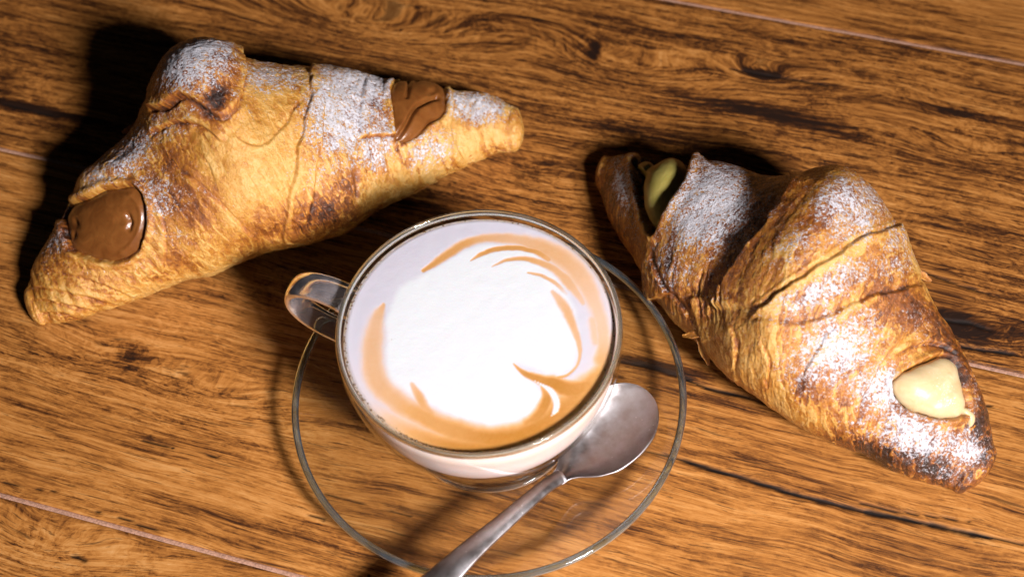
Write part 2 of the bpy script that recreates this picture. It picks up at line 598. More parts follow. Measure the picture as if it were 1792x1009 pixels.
for i in range(4):
    v1, v0 = JOINTS[i] - HW, JOINTS[i + 1] + HW
    du = .10
    us = np.arange(-34, 34.01, du)
    vs = np.arange(v0 + .02, v1 - .02, .07)
    vs = np.r_[v0, v0 + .012, vs[1:-1], v1 - .012, v1]
    Uu, Vv = np.meshgrid(us, vs, indexing='ij')
    X = Uu * ud[0] + Vv * vd[0]
    Y = Uu * ud[1] + Vv * vd[1]
    wv = np.zeros_like(Uu)
    figure = np.zeros_like(Uu)
    for (pp, su, sv, A) in eyes:
        c = to_uv(pp)
        q = ((Uu - c[0]) / su)**2 + ((Vv - c[1]) / sv)**2
        wv += A * np.exp(-q * .5)
        figure = np.maximum(figure, .9 * np.exp(-q * .22))
    PP = np.stack([Uu, Vv, np.zeros_like(Uu) + i * 9.3], -1)
    wv += .45 * fbm(PP * [.10, .25, 1], 3, 5) + .10 * fbm(PP * [.5, .9, 1], 2, 8)
    uw = Uu + 1.2 * fbm(PP * [.3, .8, 1], 2, 21)
    figure = np.maximum(figure, .55 * sstep(.0, .55, fbm(PP * [.12, .3, 1], 3, 31)))
    if i == 1:
        figure = np.maximum(figure, .5)
    dark = np.zeros_like(Uu)
    for (pp, su, sv, A) in darks:
        c = to_uv(pp)
        q = ((Uu - c[0]) / su)**2 + ((Vv - c[1]) / sv)**2
        dark = np.maximum(dark, A * np.exp(-q))
    wob = .055 * fbm(PP * [1.1, .1, 1], 3, 61)
    crack = np.zeros_like(Uu)
    if i in (1, 2, 3):
        for pl, hw_ in cracks:
            pl = to_uv(np.array(pl, float))
            m = (Uu > pl[:, 0].min() - 1) & (Uu < pl[:, 0].max() + 1) & (np.abs(Vv - pl[:, 1].mean()) < 3)
            if not m.any():
                continue
            P2 = np.stack([Uu[m], Vv[m] + wob[m]], -1)
            d, _, fr = polydist(P2, pl)
            ww = hw_ * (.35 + .9 * np.clip(np.minimum(fr, 1 - fr) * 8, 0, 1)) * (1 + .6 * fbm(np.stack([Uu[m] * 2.5, Uu[m] * 0, Uu[m] * 0], -1), 3, 71))
            crack[m] = np.maximum(crack[m], sstep(1.6, .5, d / np.maximum(ww, .012)))
    Z = -.05 * crack
    Z[:, 0] -= .02
    Z[:, -1] -= .02
    V = np.stack([X, Y, Z], -1)
    nU, nV = Uu.shape
    # skirt: front/back side walls
    lo = V.copy()[:, [0]]
    lo[..., 2] = -1.2
    hi = V.copy()[:, [-1]]
    hi[..., 2] = -1.2
    V = np.concatenate([lo, V, hi], 1)

    def pad(a):
        return np.concatenate([a[:, :1], a, a[:, -1:]], 1)
    G = np.stack([pad(uw), pad(Vv + wv), np.zeros((nU, nV + 2))], -1)
    me = mesh('plank', V, gridfaces(nU, nV + 2, False, False, False),
              {'grain': G, 'figure': pad(figure), 'dark': pad(dark), 'crack': pad(crack)})
    link('plank', me, mat_wood(i + 1, [-.04, -.064, -.018, -.005][i]), table)  # back boards darker: stained wood, plus vignette put into the tone

mj = mat_simple('joint_highlight', (.46, .25, .17), .5, noise=(14, .35, .0003))  # pale pink painted for the highlight along the bevelled joints
for v in JOINTS[1:-1]:
    us = np.linspace(-34, 34, 400)
    prof = [(-.11, -.6), (-.088, -.04), (-.04, -.028), (.04, -.028), (.088, -.04), (.11, -.6)]
    V = np.array([[[u * ud[0] + (v + a) * vd[0], u * ud[1] + (v + a) * vd[1],
                    b + (.008 * math.sin(u * 7.1) * math.sin(u * 1.7) if b > -.5 else 0)] for a, b in prof] for u in us])
    link('joint_strip', mesh('joint_strip', V, gridfaces(400, 6)), mj, table)

# ------------------------------------------------------------------ saucer
M_THIN, M_GLASS = mat_thin_glass(), mat_glass()
SX, SY = -1.09, -4.86
saucer = thing('saucer', 'clear glass saucer under the cappuccino cup', 'saucer', (SX, SY, 0))
top = [(0, .48), (2.0, .48), (2.25, .50), (2.45, .56), (2.7, .57), (3.3, .60), (4.2, .74), (5.2, .98), (6.05, 1.25), (6.36, 1.36)]
bot = [(6.36, 1.20), (6.05, 1.06), (5.2, .76), (4.2, .50), (3.4, .33), (3.1, .10), (2.9, .04), (2.7, .10), (2.4, .26), (0, .28)]


def smooth_prof(p, n):
    p = np.array([(a, b, 0) for a, b in p], float)
    return catmull(p, n)[:, :2]


pt, pb = smooth_prof(top, 60), smooth_prof(bot, 70)
pt[:, 0] = np.maximum(pt[:, 0], 0.0005)
pb[:, 0] = np.maximum(pb[:, 0], 0.0005)
V, F = lathe(np.vstack([pt, pb]), SX, SY, 200)
link('dish', mesh('dish', V, F), mat_thin_glass('saucer_glass', (.975, .985, .98), .05), saucer)
a = np.linspace(0, 2 * math.pi, 16, endpoint=False)
V, F = lathe(np.stack([2.92 + .10 * np.cos(a), .115 + .10 * np.sin(a)], -1), SX, SY, 200, True)
link('foot_ring', mesh('foot_ring', V, F[:, ::-1]), mat_glass_edge((.93, .96, .96), (.45, .42, .40), .02, .10), saucer)
a = np.linspace(0, 2 * math.pi, 20, endpoint=False)
V, F = lathe(np.stack([6.42 + .125 * np.cos(a), 1.31 + .11 * np.sin(a)], -1), SX, SY, 240, True)
link('rim', mesh('rim', V, F[:, ::-1]), mat_glass_edge(), saucer)

# ------------------------------------------------------------------ cup
CX, CYY = -1.12, -4.92
cup = thing('coffee_cup', 'clear glass cup filled with cappuccino, standing on the saucer', 'cup', (CX, CYY, .57))
outer = [(4.38, 5.64), (4.41, 5.2), (4.37, 4.6), (4.24, 3.85), (3.96, 3.05), (3.48, 2.25), (2.8, 1.55), (2.05, 1.16), (1.80, .98),
         (1.80, .80), (1.95, .64), (1.9, .585), (1.6, .60), (0.001, .78)]
pt = smooth_prof(outer, 110)
pt[-1, 0] = .0005
V, F = lathe(pt, CX, CYY, 200)
link('bowl', mesh('bowl', V, F[:, ::-1]), M_THIN, cup)
a = np.linspace(0, 2 * math.pi, 24, endpoint=False)
V, F = lathe(np.stack([4.305 + .085 * np.cos(a), 5.66 + .14 * np.sin(a)], -1), CX, CYY, 240, True)
link('rim', mesh('rim', V, F[:, ::-1]), mat_glass_edge((.88, .90, .84), (.36, .33, .27), .04, .20), cup)
# handle: a flattened glass loop standing out from the wall
ha = math.radians(156)
rd = np.array([math.cos(ha), math.sin(ha), 0])
tn = np.array([-math.sin(ha), math.cos(ha), 0])
hp = [(4.25, 4.92), (4.7, 5.16), (5.3, 5.30), (5.9, 5.22), (6.35, 4.85), (6.5, 4.25), (6.3, 3.65), (5.8, 3.15), (5.1, 2.85),
      (4.3, 2.72), (3.72, 2.75)]
hp3 = np.array([np.array([CX, CYY, 0]) + rd * r_ + np.array([0, 0, z_]) for r_, z_ in hp])
_c = catmull(np.array([(x[0], x[1], 0) for x in hp]), 90)
path = np.array([CX, CYY, 0]) + rd * _c[:, :1] + np.array([0, 0, 1.]) * _c[:, 1:2]
wd = np.interp(np.linspace(0, 1, 90), [0, .08, .3, .7, .92, 1], [.62, .52, .47, .44, .46, .55])
V, Q, T = tube(path, wd, .20, 28, tn, .85)
link('handle', mesh_mixed('handle', V, Q, T), mat_glass_edge((.93, .96, .97), (.62, .55, .57), .07, .24), cup)

# ------------------------------------------------------------------ the drink
ZF = 5.52
drink = thing('cappuccino', 'cappuccino filling the cup, white heart of milk foam in orange crema', 'drink', (CX, CYY, 1.2))
inner = [(4.12, ZF - .02), (4.26, 5.2), (4.23, 4.6), (4.10, 3.85), (3.82, 3.1), (3.34, 2.35), (2.66, 1.7), (1.7, 1.34), (.001, 1.22)]
pt = smooth_prof(inner, 80)
pt[-1, 0] = .0005
V, F = lathe(pt, CX, CYY, 160)
link('milk_body', mesh('milk_body', V, F[:, ::-1]), mat_milk(), drink)

R = 4.17
nr, na = 260, 620
rr = R * np.sqrt(np.linspace(0.0, 1, nr)) * 1.0
aa = np.linspace(0, 2 * math.pi, na, endpoint=False)
rr[0] = .001
RR, AA = np.meshgrid(rr, aa, indexing='ij')
X = CX + RR * np.cos(AA)
Y = CYY + RR * np.sin(AA)
Z = ZF + .07 * (1 - (RR / R)**4) - .04 * sstep(.96, 1, RR / R)
P = np.stack([X, Y, Z], -1)
px, _ = proj(P)
_w = np.stack([X, Y, Z * 0], -1)
cq = (px - [560, 360]) / .4560 + np.stack([7 * fbm(_w * 1.6, 4, 101), 7 * fbm(_w * 1.6, 4, 111)], -1)           # in the coordinates of a close-up of the foam
strokes = [
    ([(395, 244, 8, .75), (440, 217, 14, .75), (500, 178, 18, .72), (560, 146, 20, .68), (620, 126, 20, .58), (700, 122, 22, .52),
      (780, 130, 24, .50), (850, 156, 34, .55), (920, 192, 42, .55), (980, 245, 48, .50), (1030, 315, 48, .42), (1060, 385, 40, .36),
      (1080, 455, 34, .36), (1090, 525, 30, .45), (1082, 590, 40, .6)], .45),
    ([(575, 212, 3, .5), (620, 186, 8, .75), (680, 165, 10, .8), (760, 160, 12, .8), (830, 176, 13, .75), (880, 205, 12, .6)], .6),
    ([(660, 232, 3, .4), (710, 210, 7, .6), (770, 204, 9, .65), (840, 218, 12, .6), (900, 243, 18, .55), (960, 300, 22, .5), (1010, 370, 14, .35)], .5),
    ([(797, 260, 4, .5), (850, 270, 7, .55), (900, 295, 9, .5), (945, 335, 8, .2)], .5),
    ([(892, 330, 9, .35), (930, 372, 19, .5), (960, 430, 20, .55), (985, 500, 13, .5), (996, 560, 9, .5), (985, 612, 7, .5),
      (960, 645, 6, .6), (915, 662, 8, .7)], .5),
    ([(1045, 440, 22, .35), (1060, 520, 22, .35)], .3),
    ([(242, 378, 8, .55), (218, 440, 32, .46), (205, 520, 44, .50), (200, 600, 50, .50), (222, 680, 48, .52), (290, 745, 46, .56),
      (380, 800, 46, .70), (470, 845, 46, .76), (560, 880, 50, .85), (660, 895, 46, .95), (760, 880, 50, .98), (850, 840, 54, .95), (920, 790, 60, .9),
      (980, 740, 60, .85), (1030, 690, 52, .8), (1080, 640, 40, .7), (1112, 560, 24, .45), (1125, 480, 14, .3)], .35),
    ([(352, 682, 9, .4), (375, 725, 18, .6), (405, 780, 22, .6), (440, 815, 22, .6)], .4),
    ([(745, 603, 3, .6), (790, 640, 13, .85), (850, 664, 22, .9), (910, 688, 32, .95), (970, 705, 40, .9), (1020, 690, 34, .85)], .7),
    ([(850, 690, 6, .6), (868, 735, 20, .9), (850, 790, 30, .9), (800, 835, 34, .85)], .5)]
cre = np.zeros(RR.shape)
for pts, hard in strokes:
    c = catmull(np.array(pts, float), 40)
    d = np.full(RR.shape, 1e9)
    st = np.zeros(RR.shape)
    m = (cq[..., 0] > c[:, 0].min() - 120) & (cq[..., 0] < c[:, 0].max() + 120) & (cq[..., 1] > c[:, 1].min() - 120) & (cq[..., 1] < c[:, 1].max() + 120)
    qq = cq[m]
    wobn = 2.5 * fbm(np.concatenate([qq * .02, qq[:, :1] * 0], -1), 3, 91)
    best = np.full(len(qq), 1e9)
    sv = np.zeros(len(qq))
    for (x0, y0, w0, s0), (x1, y1, w1, s1) in zip(c[:-1], c[1:]):
        dx, dy = x1 - x0, y1 - y0
        t_ = np.clip(((qq[:, 0] - x0) * dx + (qq[:, 1] - y0) * dy) / (dx * dx + dy * dy), 0, 1)
        dd = np.hypot(qq[:, 0] - x0 - t_ * dx, qq[:, 1] - y0 - t_ * dy) / np.maximum(w0 + (w1 - w0) * t_, 2)
        k = dd < best
        best = np.where(k, dd, best)
        sv = np.where(k, s0 + (s1 - s0) * t_, sv)
    v_ = sv * sstep(1.15 + .55 * (1 - hard), hard * .65, best + wobn * .05)
    cre[m] = np.maximum(cre[m], v_)
# crema pool toward the front wall
ang = np.degrees(np.arctan2(cq[..., 1] - 487, cq[..., 0] - 610))
rad = np.hypot((cq[..., 0] - 610) / 545, (cq[..., 1] - 480) / 468)
pool = sstep(.80, .95, rad) * sstep(10, 60, ang) * sstep(165, 100, ang)
cre = np.maximum(cre, pool * .95)
pool2 = sstep(.72, .86, rad) * sstep(22, 34, ang) * sstep(78, 55, ang)
cre = np.maximum(cre, pool2 * .8)
pinkr = sstep(.70, .86, rad) * (sstep(-60, -20, ang) * sstep(40, 20, ang) + sstep(100, 130, ang) * sstep(178, 150, ang)) * .14
cre = np.maximum(cre, pinkr)
# white leaf beside the cleft and the right lobe
leaf = np.array([(826, 668, 3), (868, 692, 8), (895, 722, 13), (908, 755, 14), (905, 785, 10), (893, 800, 3)], float)
lf = catmull(leaf, 16)
best = np.full(RR.shape, 1e9)
for x0, y0, w0 in lf:
    best = np.minimum(best, np.hypot(cq[..., 0] - x0, cq[..., 1] - y0) / w0)
lm = sstep(1.35, .75, best)
cre = cre * (1 - .93 * lm)
white_poly = [(262, 378), (300, 305), (395, 250), (470, 205), (560, 160), (640, 142), (720, 140), (820, 165), (880, 225), (940, 300), (985, 400),
              (1000, 480), (992, 560), (975, 625), (930, 655), (880, 650), (760, 612), (830, 672), (858, 730), (830, 790), (740, 835), (640, 850),
              (540, 830), (450, 790), (380, 760), (290, 715), (246, 660), (244, 560), (246, 450)]
d, _, _ = polydist(cq, white_poly, True)
ins = inside(cq, white_poly)
sd = np.where(ins, d, -d)
art = sstep(-14, 26, sd)
art = np.maximum(art, .25 * sstep(.9, .5, rad))
art = np.maximum(art, lm)
edge = sstep(.972, .995, RR / R) * (.45 + .4 * fbm(np.stack([X * 6, Y * 6, Z * 0], -1), 2, 3)) + .25 * sstep(.95, 1, RR / R)
edge = np.clip(edge, 0, 1)
Z2 = Z - .012 * cre + .004 * fbm(np.stack([X * 3, Y * 3, Z * 0], -1), 3, 6)
P[..., 2] = Z2
link('foam', mesh('foam', P, gridfaces(nr, na, False, True), {'crema': cre, 'art': art, 'edge': edge}), mat_foam(), drink)

# tiny bubbles clinging to the glass around the foam
rg = np.random.RandomState(5)
bv, bf = [], []
ico = [(0, 0, 1)] + [(math.cos(k * 1.2566) * .89, math.sin(k * 1.2566) * .89, .45) for k in range(5)] + [(math.cos(k * 1.2566 + .63), math.sin(k * 1.2566 + .63), -.1) for k in range(5)]
tri = [(0, 1 + k, 1 + (k + 1) % 5) for k in range(5)] + [(1 + k, 6 + k, 1 + (k + 1) % 5) for k in range(5)] + [(1 + k, 6 + (k + 4) % 5, 6 + k) for k in range(5)]
for _ in range(230):
    an = rg.rand() * 2 * math.pi
    if rg.rand() < .6:
        an = math.radians(rg.uniform(150, 290))
    rb = rg.uniform(.012, .034)
    rad_ = 4.15 - abs(rg.normal(0, .05))
    z_ = ZF + .07 * (1 - (rad_ / R)**4) - .03
    o_ = len(bv)
    bv += [(CX + rad_ * math.cos(an) + x_ * rb, CYY + rad_ * math.sin(an) + y_ * rb, z_ + zz * rb * .8) for x_, y_, zz in ico]
    bf += [(a_ + o_, b_ + o_, c_ + o_) for a_, b_, c_ in tri]
link('bubbles', mesh('bubbles', bv, bf), mat_simple('coffee_bubble', (.16, .09, .045), .15), drink, kind='stuff')

# ------------------------------------------------------------------ spoon
M_STEEL = mat_steel()
spoon = thing('teaspoon', 'steel teaspoon lying on the saucer in front of the cup', 'spoon', (2, -8, .7))
# centre line in photo px with height in cm and half width in cm
hl = [(984, 832, 1.38, .245), (962, 845, 1.55, .235), (925, 875, 1.78, .25), (880, 914, 1.93, .285), (830, 957, 2.02, .35),
      (776, 1008, 2.05, .45), (720, 1064, 1.98, .58), (660, 1126, 1.75, .70), (610, 1180, 1.45, .70), (590, 1204, 1.33, .42)]
hc = catmull(np.array(hl), 80)
path = unproj(hc[:, :2], hc[:, 2])
sd_ = np.cross(np.gradient(path, axis=0), [0, 0, 1.])
nP = len(path)
prof_a = np.linspace(-1, 1, 17)
T_ = np.gradient(path, axis=0)
T_ /= np.linalg.norm(T_, axis=1)[:, None]
S_ = np.cross(T_, [0, 0, 1.])
S_ /= np.linalg.norm(S_, axis=1)[:, None]
N_ = np.cross(S_, T_)
th = .11
topz = .5 * (1 - prof_a**2)
secx = np.r_[prof_a, prof_a[::-1]]
secz = np.r_[.085 * (1 - prof_a**2) + .035, -.05 * (1 - prof_a[::-1]**2) - .045]
V = path[:, None] + S_[:, None] * (hc[:, 3][:, None] * secx)[..., None] + N_[:, None] * secz[None, :, None]
n_sec = len(secx)
Vf = V.reshape(-1, 3)
Q = gridfaces(nP, n_sec, False, True, True)
me = mesh_mixed('handle', np.vstack([Vf, path[0], path[-1]]), Q,
                [(len(Vf), j, (j + 1) % n_sec) for j in range(n_sec)] + [(len(Vf) + 1, (nP - 1) * n_sec + (j + 1) % n_sec, (nP - 1) * n_sec + j) for j in range(n_sec)])
link('handle', me, M_STEEL, spoon)
# bowl: egg-shaped shell
tip, neck = unproj(np.array([1133., 683.]), 1.72), unproj(np.array([974., 838.]), 1.46)
axis = tip - neck
Lb = np.linalg.norm(axis)
axis /= Lb
sdv = np.cross(axis, [0, 0, 1.])
sdv /= np.linalg.norm(sdv)
nv = np.cross(sdv, axis)


def bw(t):      # half width along the bowl, t from neck 0 to tip 1
    t = np.clip(t, 0, 1)
    tab = catmull(np.array([(0, .245, 0), (.05, .27, 0), (.11, .40, 0), (.18, .68, 0), (.28, 1.02, 0), (.42, 1.27, 0), (.57, 1.34, 0), (.72, 1.27, 0),
                            (.84, 1.06, 0), (.92, .80, 0), (.96, .58, 0), (.985, .36, 0), (1, 0, 0)], float), 300)
    return np.interp(t, tab[:, 0], tab[:, 1])


tt = (1 - np.cos(np.linspace(0, 1, 64) * math.pi)) / 2
ss = np.linspace(-1, 1, 49)
TT, SS = np.meshgrid(tt, ss, indexing='ij')
W = bw(TT)
depth = .62 * (np.sin(math.pi * np.clip(TT, 0, 1)**.85)**.75)


def bowl_surf(off):
    h = -depth * (1 - np.abs(SS)**2.2)
    return neck + axis * (TT * Lb)[..., None] + sdv * (W * SS)[..., None] * (1 + off * .018) + nv * (h + off * .0)[..., None]


A = bowl_surf(0)
B = bowl_surf(1) - nv * .085
Vt = np.concatenate([A, B[:, ::-1]], 1)       # closed around the section
link('bowl', mesh('bowl', Vt, gridfaces(64, 98, False, True, False)), M_STEEL, spoon)


# ------------------------------------------------------------------ croissants
class Crust:
    def __init__(s, pairs, kprof, NU=620, NV=420, cap=(.55, .45), seed=1):
        pr = catmull(np.array([(*a_, *b_) for a_, b_ in pairs], float), NU)
        Up, Lo = pr[:, :2], pr[:, 2:]
        # smooth a little
        u = np.linspace(0, 1, NU)
        k = np.interp(u, np.linspace(0, 1, len(kprof)), kprof)
        mid = (Up + Lo) / 2
        tg = np.gradient(mid, axis=0)
        tg /= np.linalg.norm(tg, axis=1)[:, None]
        mpx = np.stack([-tg[:, 1], tg[:, 0]], -1)        # image normal (y down)
        E = np.abs(((Up - Lo) / 2 * mpx).sum(1))
        b = np.full(NU, 1.8)
        k0 = np.hanning(121)
        k0 /= k0.sum()
        C = unproj(mid, b)
        sp = np.gradient(C, axis=0)
        sp = np.stack([np.convolve(np.pad(sp[:, i_], 60, mode='edge'), k0, 'valid') for i_ in range(3)], -1)
        sp[:, 2] = 0
        tgs = np.stack([np.convolve(np.pad(tg[:, i_], 60, mode='edge'), k0, 'valid') for i_ in range(2)], -1)
        tgs /= np.linalg.norm(tgs, axis=1)[:, None]
        mpx = np.stack([-tgs[:, 1], tgs[:, 0]], -1)
        E = np.abs(((Up - Lo) / 2 * mpx).sum(1))
        nn = unproj(Up, b) - unproj(Lo, b)
        nn = np.stack([np.convolve(np.pad(nn[:, i_], 40, mode='edge'), np.hanning(81) / np.hanning(81).sum(), 'valid') for i_ in range(3)], -1)
        nn[:, 2] = 0
        nn /= np.linalg.norm(nn, axis=1)[:, None]
        sp /= np.linalg.norm(sp, axis=1)[:, None]
        E = np.convolve(np.pad(E, 20, mode='edge'), np.hanning(41) / np.hanning(41).sum(), 'valid')
        for _ in range(12):
            C = unproj(mid, b)
            dz = (C - CAM) @ _fw
            Ecm = E * dz / FPX
            n = nn
            mw = mpx[:, :1] * _rt - mpx[:, 1:] * _up
            nm = np.abs((n * mw).sum(1))
            zm = mw[:, 2]
            a = Ecm / np.sqrt(nm**2 + (k * zm)**2)
            b = .6 * b + .4 * a * k
        ker = np.hanning(31)
        ker /= ker.sum()

        def sm(x):
            return np.convolve(np.r_[np.full(15, x[0]), x, np.full(15, x[-1])], ker, 'valid')
        a, b = sm(a), sm(b)
        n = np.stack([sm(n[:, 0]), sm(n[:, 1]), n[:, 2]], -1)
        n /= np.linalg.norm(n, axis=1)[:, None]
        # caps
        nc = 46
        t = np.linspace(1, 0, nc, endpoint=False)
        sc0 = np.sqrt(np.clip(1 - t**2.4, 0, 1))
        C0 = C[0] - sp[0] * (t * a[0] * cap[0])[:, None]
        C1 = C[-1] + sp[-1] * (t[::-1] * a[-1] * cap[1])[:, None]
        one = np.ones(nc)
        C = np.vstack([C0, C, C1])
        A_ = np.r_[a[0] * np.maximum(sc0, .001), a, a[-1] * np.maximum(sc0[::-1], .001)]
        B_ = np.r_[b[0] * np.maximum(sc0, .001), b, b[-1] * np.maximum(sc0[::-1], .001)]
        zc = np.r_[b[0] * one, b, b[-1] * one]
        n = np.vstack([np.repeat(n[:1], nc, 0), n, np.repeat(n[-1:], nc, 0)])
        th = np.linspace(0, 2 * math.pi, NV, endpoint=False)
        co, si = np.cos(th), np.sin(th)
        si2 = np.where(si < 0, -np.abs(si)**.8, si)
        V = C[:, None] + n[:, None] * (A_[:, None] * co)[..., None]
        V[..., 2] = zc[:, None] + B_[:, None] * si2
        s.n, s.C = n, C
        s.V = V
        s.th = np.broadcast_to(th, V.shape[:2])
        L = np.r_[0, np.cumsum(np.linalg.norm(np.diff(C, axis=0), axis=1))]
        s.s = np.broadcast_to(L[:, None], V.shape[:2])
        s.r = np.sqrt(A_ * B_)[:, None] * np.ones(NV)
        s.fade = sstep(0, .9, np.minimum(L, L[-1] - L))[:, None] * np.ones(NV)
        s.shape = V.shape[:2]
        s.N = s.normals(V)
        s.px, _ = proj(V)
        vd_ = V - CAM
        s.front = (s.N * vd_).sum(-1) < 0
        s.D = np.zeros(s.shape)
        s.bake = np.zeros(s.shape)
        s.sugar = np.zeros(s.shape)
        s.fold = np.zeros(s.shape)

    def normals(s, V):
        du = np.gradient(V, axis=0)
        dv = (np.roll(V, -1, 1) - np.roll(V, 1, 1))
        N = np.cross(du, dv)
        N /= np.linalg.norm(N, axis=-1)[..., None] + 1e-12
        if ((V - s.C[:, None]) * N).sum() < 0:
            N = -N
        return N

    def seam(s, poly, amp=.18, decay=.9, side=1, crease=.06, low=.0, wig=3.0, ends=.12, dark=.6, soft=2.2, smooth=24):
        """one dough layer ending in a lip: raised on `side`, dropping away across the line"""
        pl = catmull(np.array(poly, float), smooth)
        w_ = wig * fbm(s.V * 1.9, 3, 41)
        q = s.px + np.stack([w_, .7 * w_], -1)
        d, sg, fr = polydist(q, pl)
        sd = d * sg * side
        end = sstep(0, ends, fr) * sstep(0, ends, 1 - fr) if ends > 0 else 1
        # beyond the ends the distance grows radially: fade with it
        m = sstep(-soft, soft, sd)
        up = np.exp(-np.maximum(sd, 0) / 49 / decay)
        dn = np.exp(-np.maximum(-sd, 0) / 49 / (decay * .5))
        s.D += (amp * m * up - low * (1 - m) * dn) * end
        cr = np.exp(-((sd + soft) / (soft * 1.3))**2) * end
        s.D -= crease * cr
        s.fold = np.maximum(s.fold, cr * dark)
        s.bake -= .22 * np.exp(-((sd - soft * 2.6) / (soft * 2))**2) * end * sstep(-.3, .4, fbm(s.V * 1.3, 2, 55))

    def line(s, poly, w_=1.6, depth=.03, dark=.6, wig=2.0):
        q = s.px + (wig * fbm(s.V * 2.5, 2, 47))[..., None]
        d, _, fr = polydist(q, catmull(np.array(poly, float), 14))
        c = np.exp(-(d / w_)**2) * sstep(0, .1, fr) * sstep(0, .1, 1 - fr)
        s.D -= depth * c
        s.fold = np.maximum(s.fold, c * dark)

    def pit(s, poly, depth, grow=3.0, soft=4.0):
        d, _, _ = polydist(s.px, poly, True)
        sd = np.where(inside(s.px, poly), d, -d)
        m = sstep(-grow - soft, -grow + soft, sd) * s.front
        s.D -= depth * m
        s.sugar = s.sugar * (1 - m)
        s.D += .10 * np.exp(-((sd + grow + 7) / 6)**2) * (sd < 0) * s.front * (1 + .7 * fbm(s.V * 2.2, 2, 19))
        s.fold = np.maximum(s.fold, m * .9)

    def finish(s, name, mat, parent):
        V = s.V + s.N * s.D[..., None]
        V[..., 2] = np.maximum(V[..., 2], .004 + .0 * V[..., 2])
        s.P = V
        s.sugar = np.clip(s.sugar + (.20 * fbm(s.V * 1.1, 3, 88) + .04) * (s.sugar > .02) * (s.fold < .8), 0, 1)
        s.NP = s.normals(V)
        N2 = s.NP
        s.sugar = s.sugar * sstep(.05, .42, N2[..., 2])
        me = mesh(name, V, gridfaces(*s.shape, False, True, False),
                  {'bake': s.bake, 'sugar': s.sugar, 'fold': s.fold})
        return link(name, me, mat, parent)

    def look(s, q, displaced=False):
        """surface points and normals seen at photo pixels q (m,2)"""
        src = s.V if not displaced else s.P
        vis = s.front & (s.V[..., 2] > .2)
        pxx = s.px[vis]
        VV, NN = src[vis], s.N[vis]
        lo, hi = q.min(0) - 12, q.max(0) + 12
        m = ((pxx > lo) & (pxx < hi)).all(1)
        pxx, VV, NN = pxx[m], VV[m], NN[m]
        o1, o2 = [], []
        for c in q:
            dd = ((pxx - c)**2).sum(1)
            k = np.argpartition(dd, 12)[:12]
            w_ = 1 / (dd[k] + 4)
            w_ /= w_.sum()
            o1.append((VV[k] * w_[:, None]).sum(0))
            nn = (NN[k] * w_[:, None]).sum(0)
            o2.append(nn / np.linalg.norm(nn))
        return np.array(o1), np.array(o2)


def cream(cr, name, outline, mat, parent, height, shape=None, base=-.06, nr=34, na=96, label=None, prof=2.2, sugar=None):
    ol = catmull(np.vstack([outline, outline[:1]]).astype(float), na + 1)[:-1]
    cen = ol.mean(0)
    ol = ol + (ol - cen) / np.linalg.norm(ol - cen, axis=1)[:, None] * (2.6 * fbm(np.concatenate([ol * .09, ol[:, :1] * 0], 1), 3, 23))[:, None]
    rr = np.sin(np.linspace(0, 1, nr) * math.pi / 2)
    q = cen + (ol - cen)[None] * rr[:, None, None]
    # closing skirt: a last ring sunk into the crust
    S, N = cr.look(q.reshape(-1, 2))
    S, N = S.reshape(nr, na, 3), N.reshape(nr, na, 3)
    for _ in range(3):
        S[1:-1] = (S[1:-1] + S[:-2] + S[2:] + np.roll(S, 1, 1)[1:-1] + np.roll(S, -1, 1)[1:-1]) / 5
    h = height * (1 - rr[:, None]**prof) ** .5 * np.ones(na)
    if shape is not None:
        h = h + shape(q, rr[:, None] * np.ones(na))
    nm = N.mean((0, 1))
    nm /= np.linalg.norm(nm)
    Nn = N * .5 + nm * .5
    V = S + Nn * (h + base)[..., None]
    sk = V[-1:] - Nn[-1:] * .35 - (V[-1:] - V.mean((0, 1))) * .12
    V = np.concatenate([V, sk], 0)
    at = {}
    if sugar is not None:
        g = blobs(q, sugar)
        at['sugar'] = np.concatenate([g, g[-1:] * 0], 0)
    me = mesh(name, V, gridfaces(nr + 1, na, False, True, False), at)
    o = link(name, me, mat, parent)
    # make the faces point outward
    me.update()
    if np.dot(np.array(me.polygons[5 * na + 3].normal), nm) < 0:
        me.flip_normals()
    if label:
        o['label'] = label
    return o


def flake(cr, name, pts, mat, parent, lift=.05, curl=.12, th=.018, seed=0, dirz=0.0):
    """a torn curl of pastry: pts are photo px (outline of a strip: centre line with half width px)"""
    c = catmull(np.array(pts, float), 14)
    tg = np.gradient(c[:, :2], axis=0)
    tg /= np.linalg.norm(tg, axis=1)[:, None]
    nm = np.stack([-tg[:, 1], tg[:, 0]], -1)
    rg = np.random.RandomState(seed)
    ws = np.linspace(-1, 1, 7)
    rag = 1 + .35 * (rg.rand(14, 2) - .5)
    rows = []
    for i in range(14):
        hw = c[i, 3] if c.shape[1] > 3 else c[i, 2]
        row = []
        for w_ in ws:
            k = rag[i, 0] if w_ < 0 else rag[i, 1]
            row.append([*(c[i, :2] + nm[i] * w_ * hw * k), c[i, 2] + curl * w_ * w_ + .02 * (rg.rand() - .5)])
        rows.append(row)
    q = np.array(rows)
    V = unproj(q[..., :2], q[..., 2])
    V2 = V - np.array([0, 0, th])
    W_ = np.concatenate([V, V2[:, ::-1]], 1)
    k = W_.shape[0] * W_.shape[1]
    me = mesh(name, W_, gridfaces(14, 14, False, True, False),
              {'bake': np.full(k, .32) + .12 * rg.rand(k), 'sugar': np.zeros(k), 'fold': np.zeros(k)})
    return link(name, me, mat, parent)


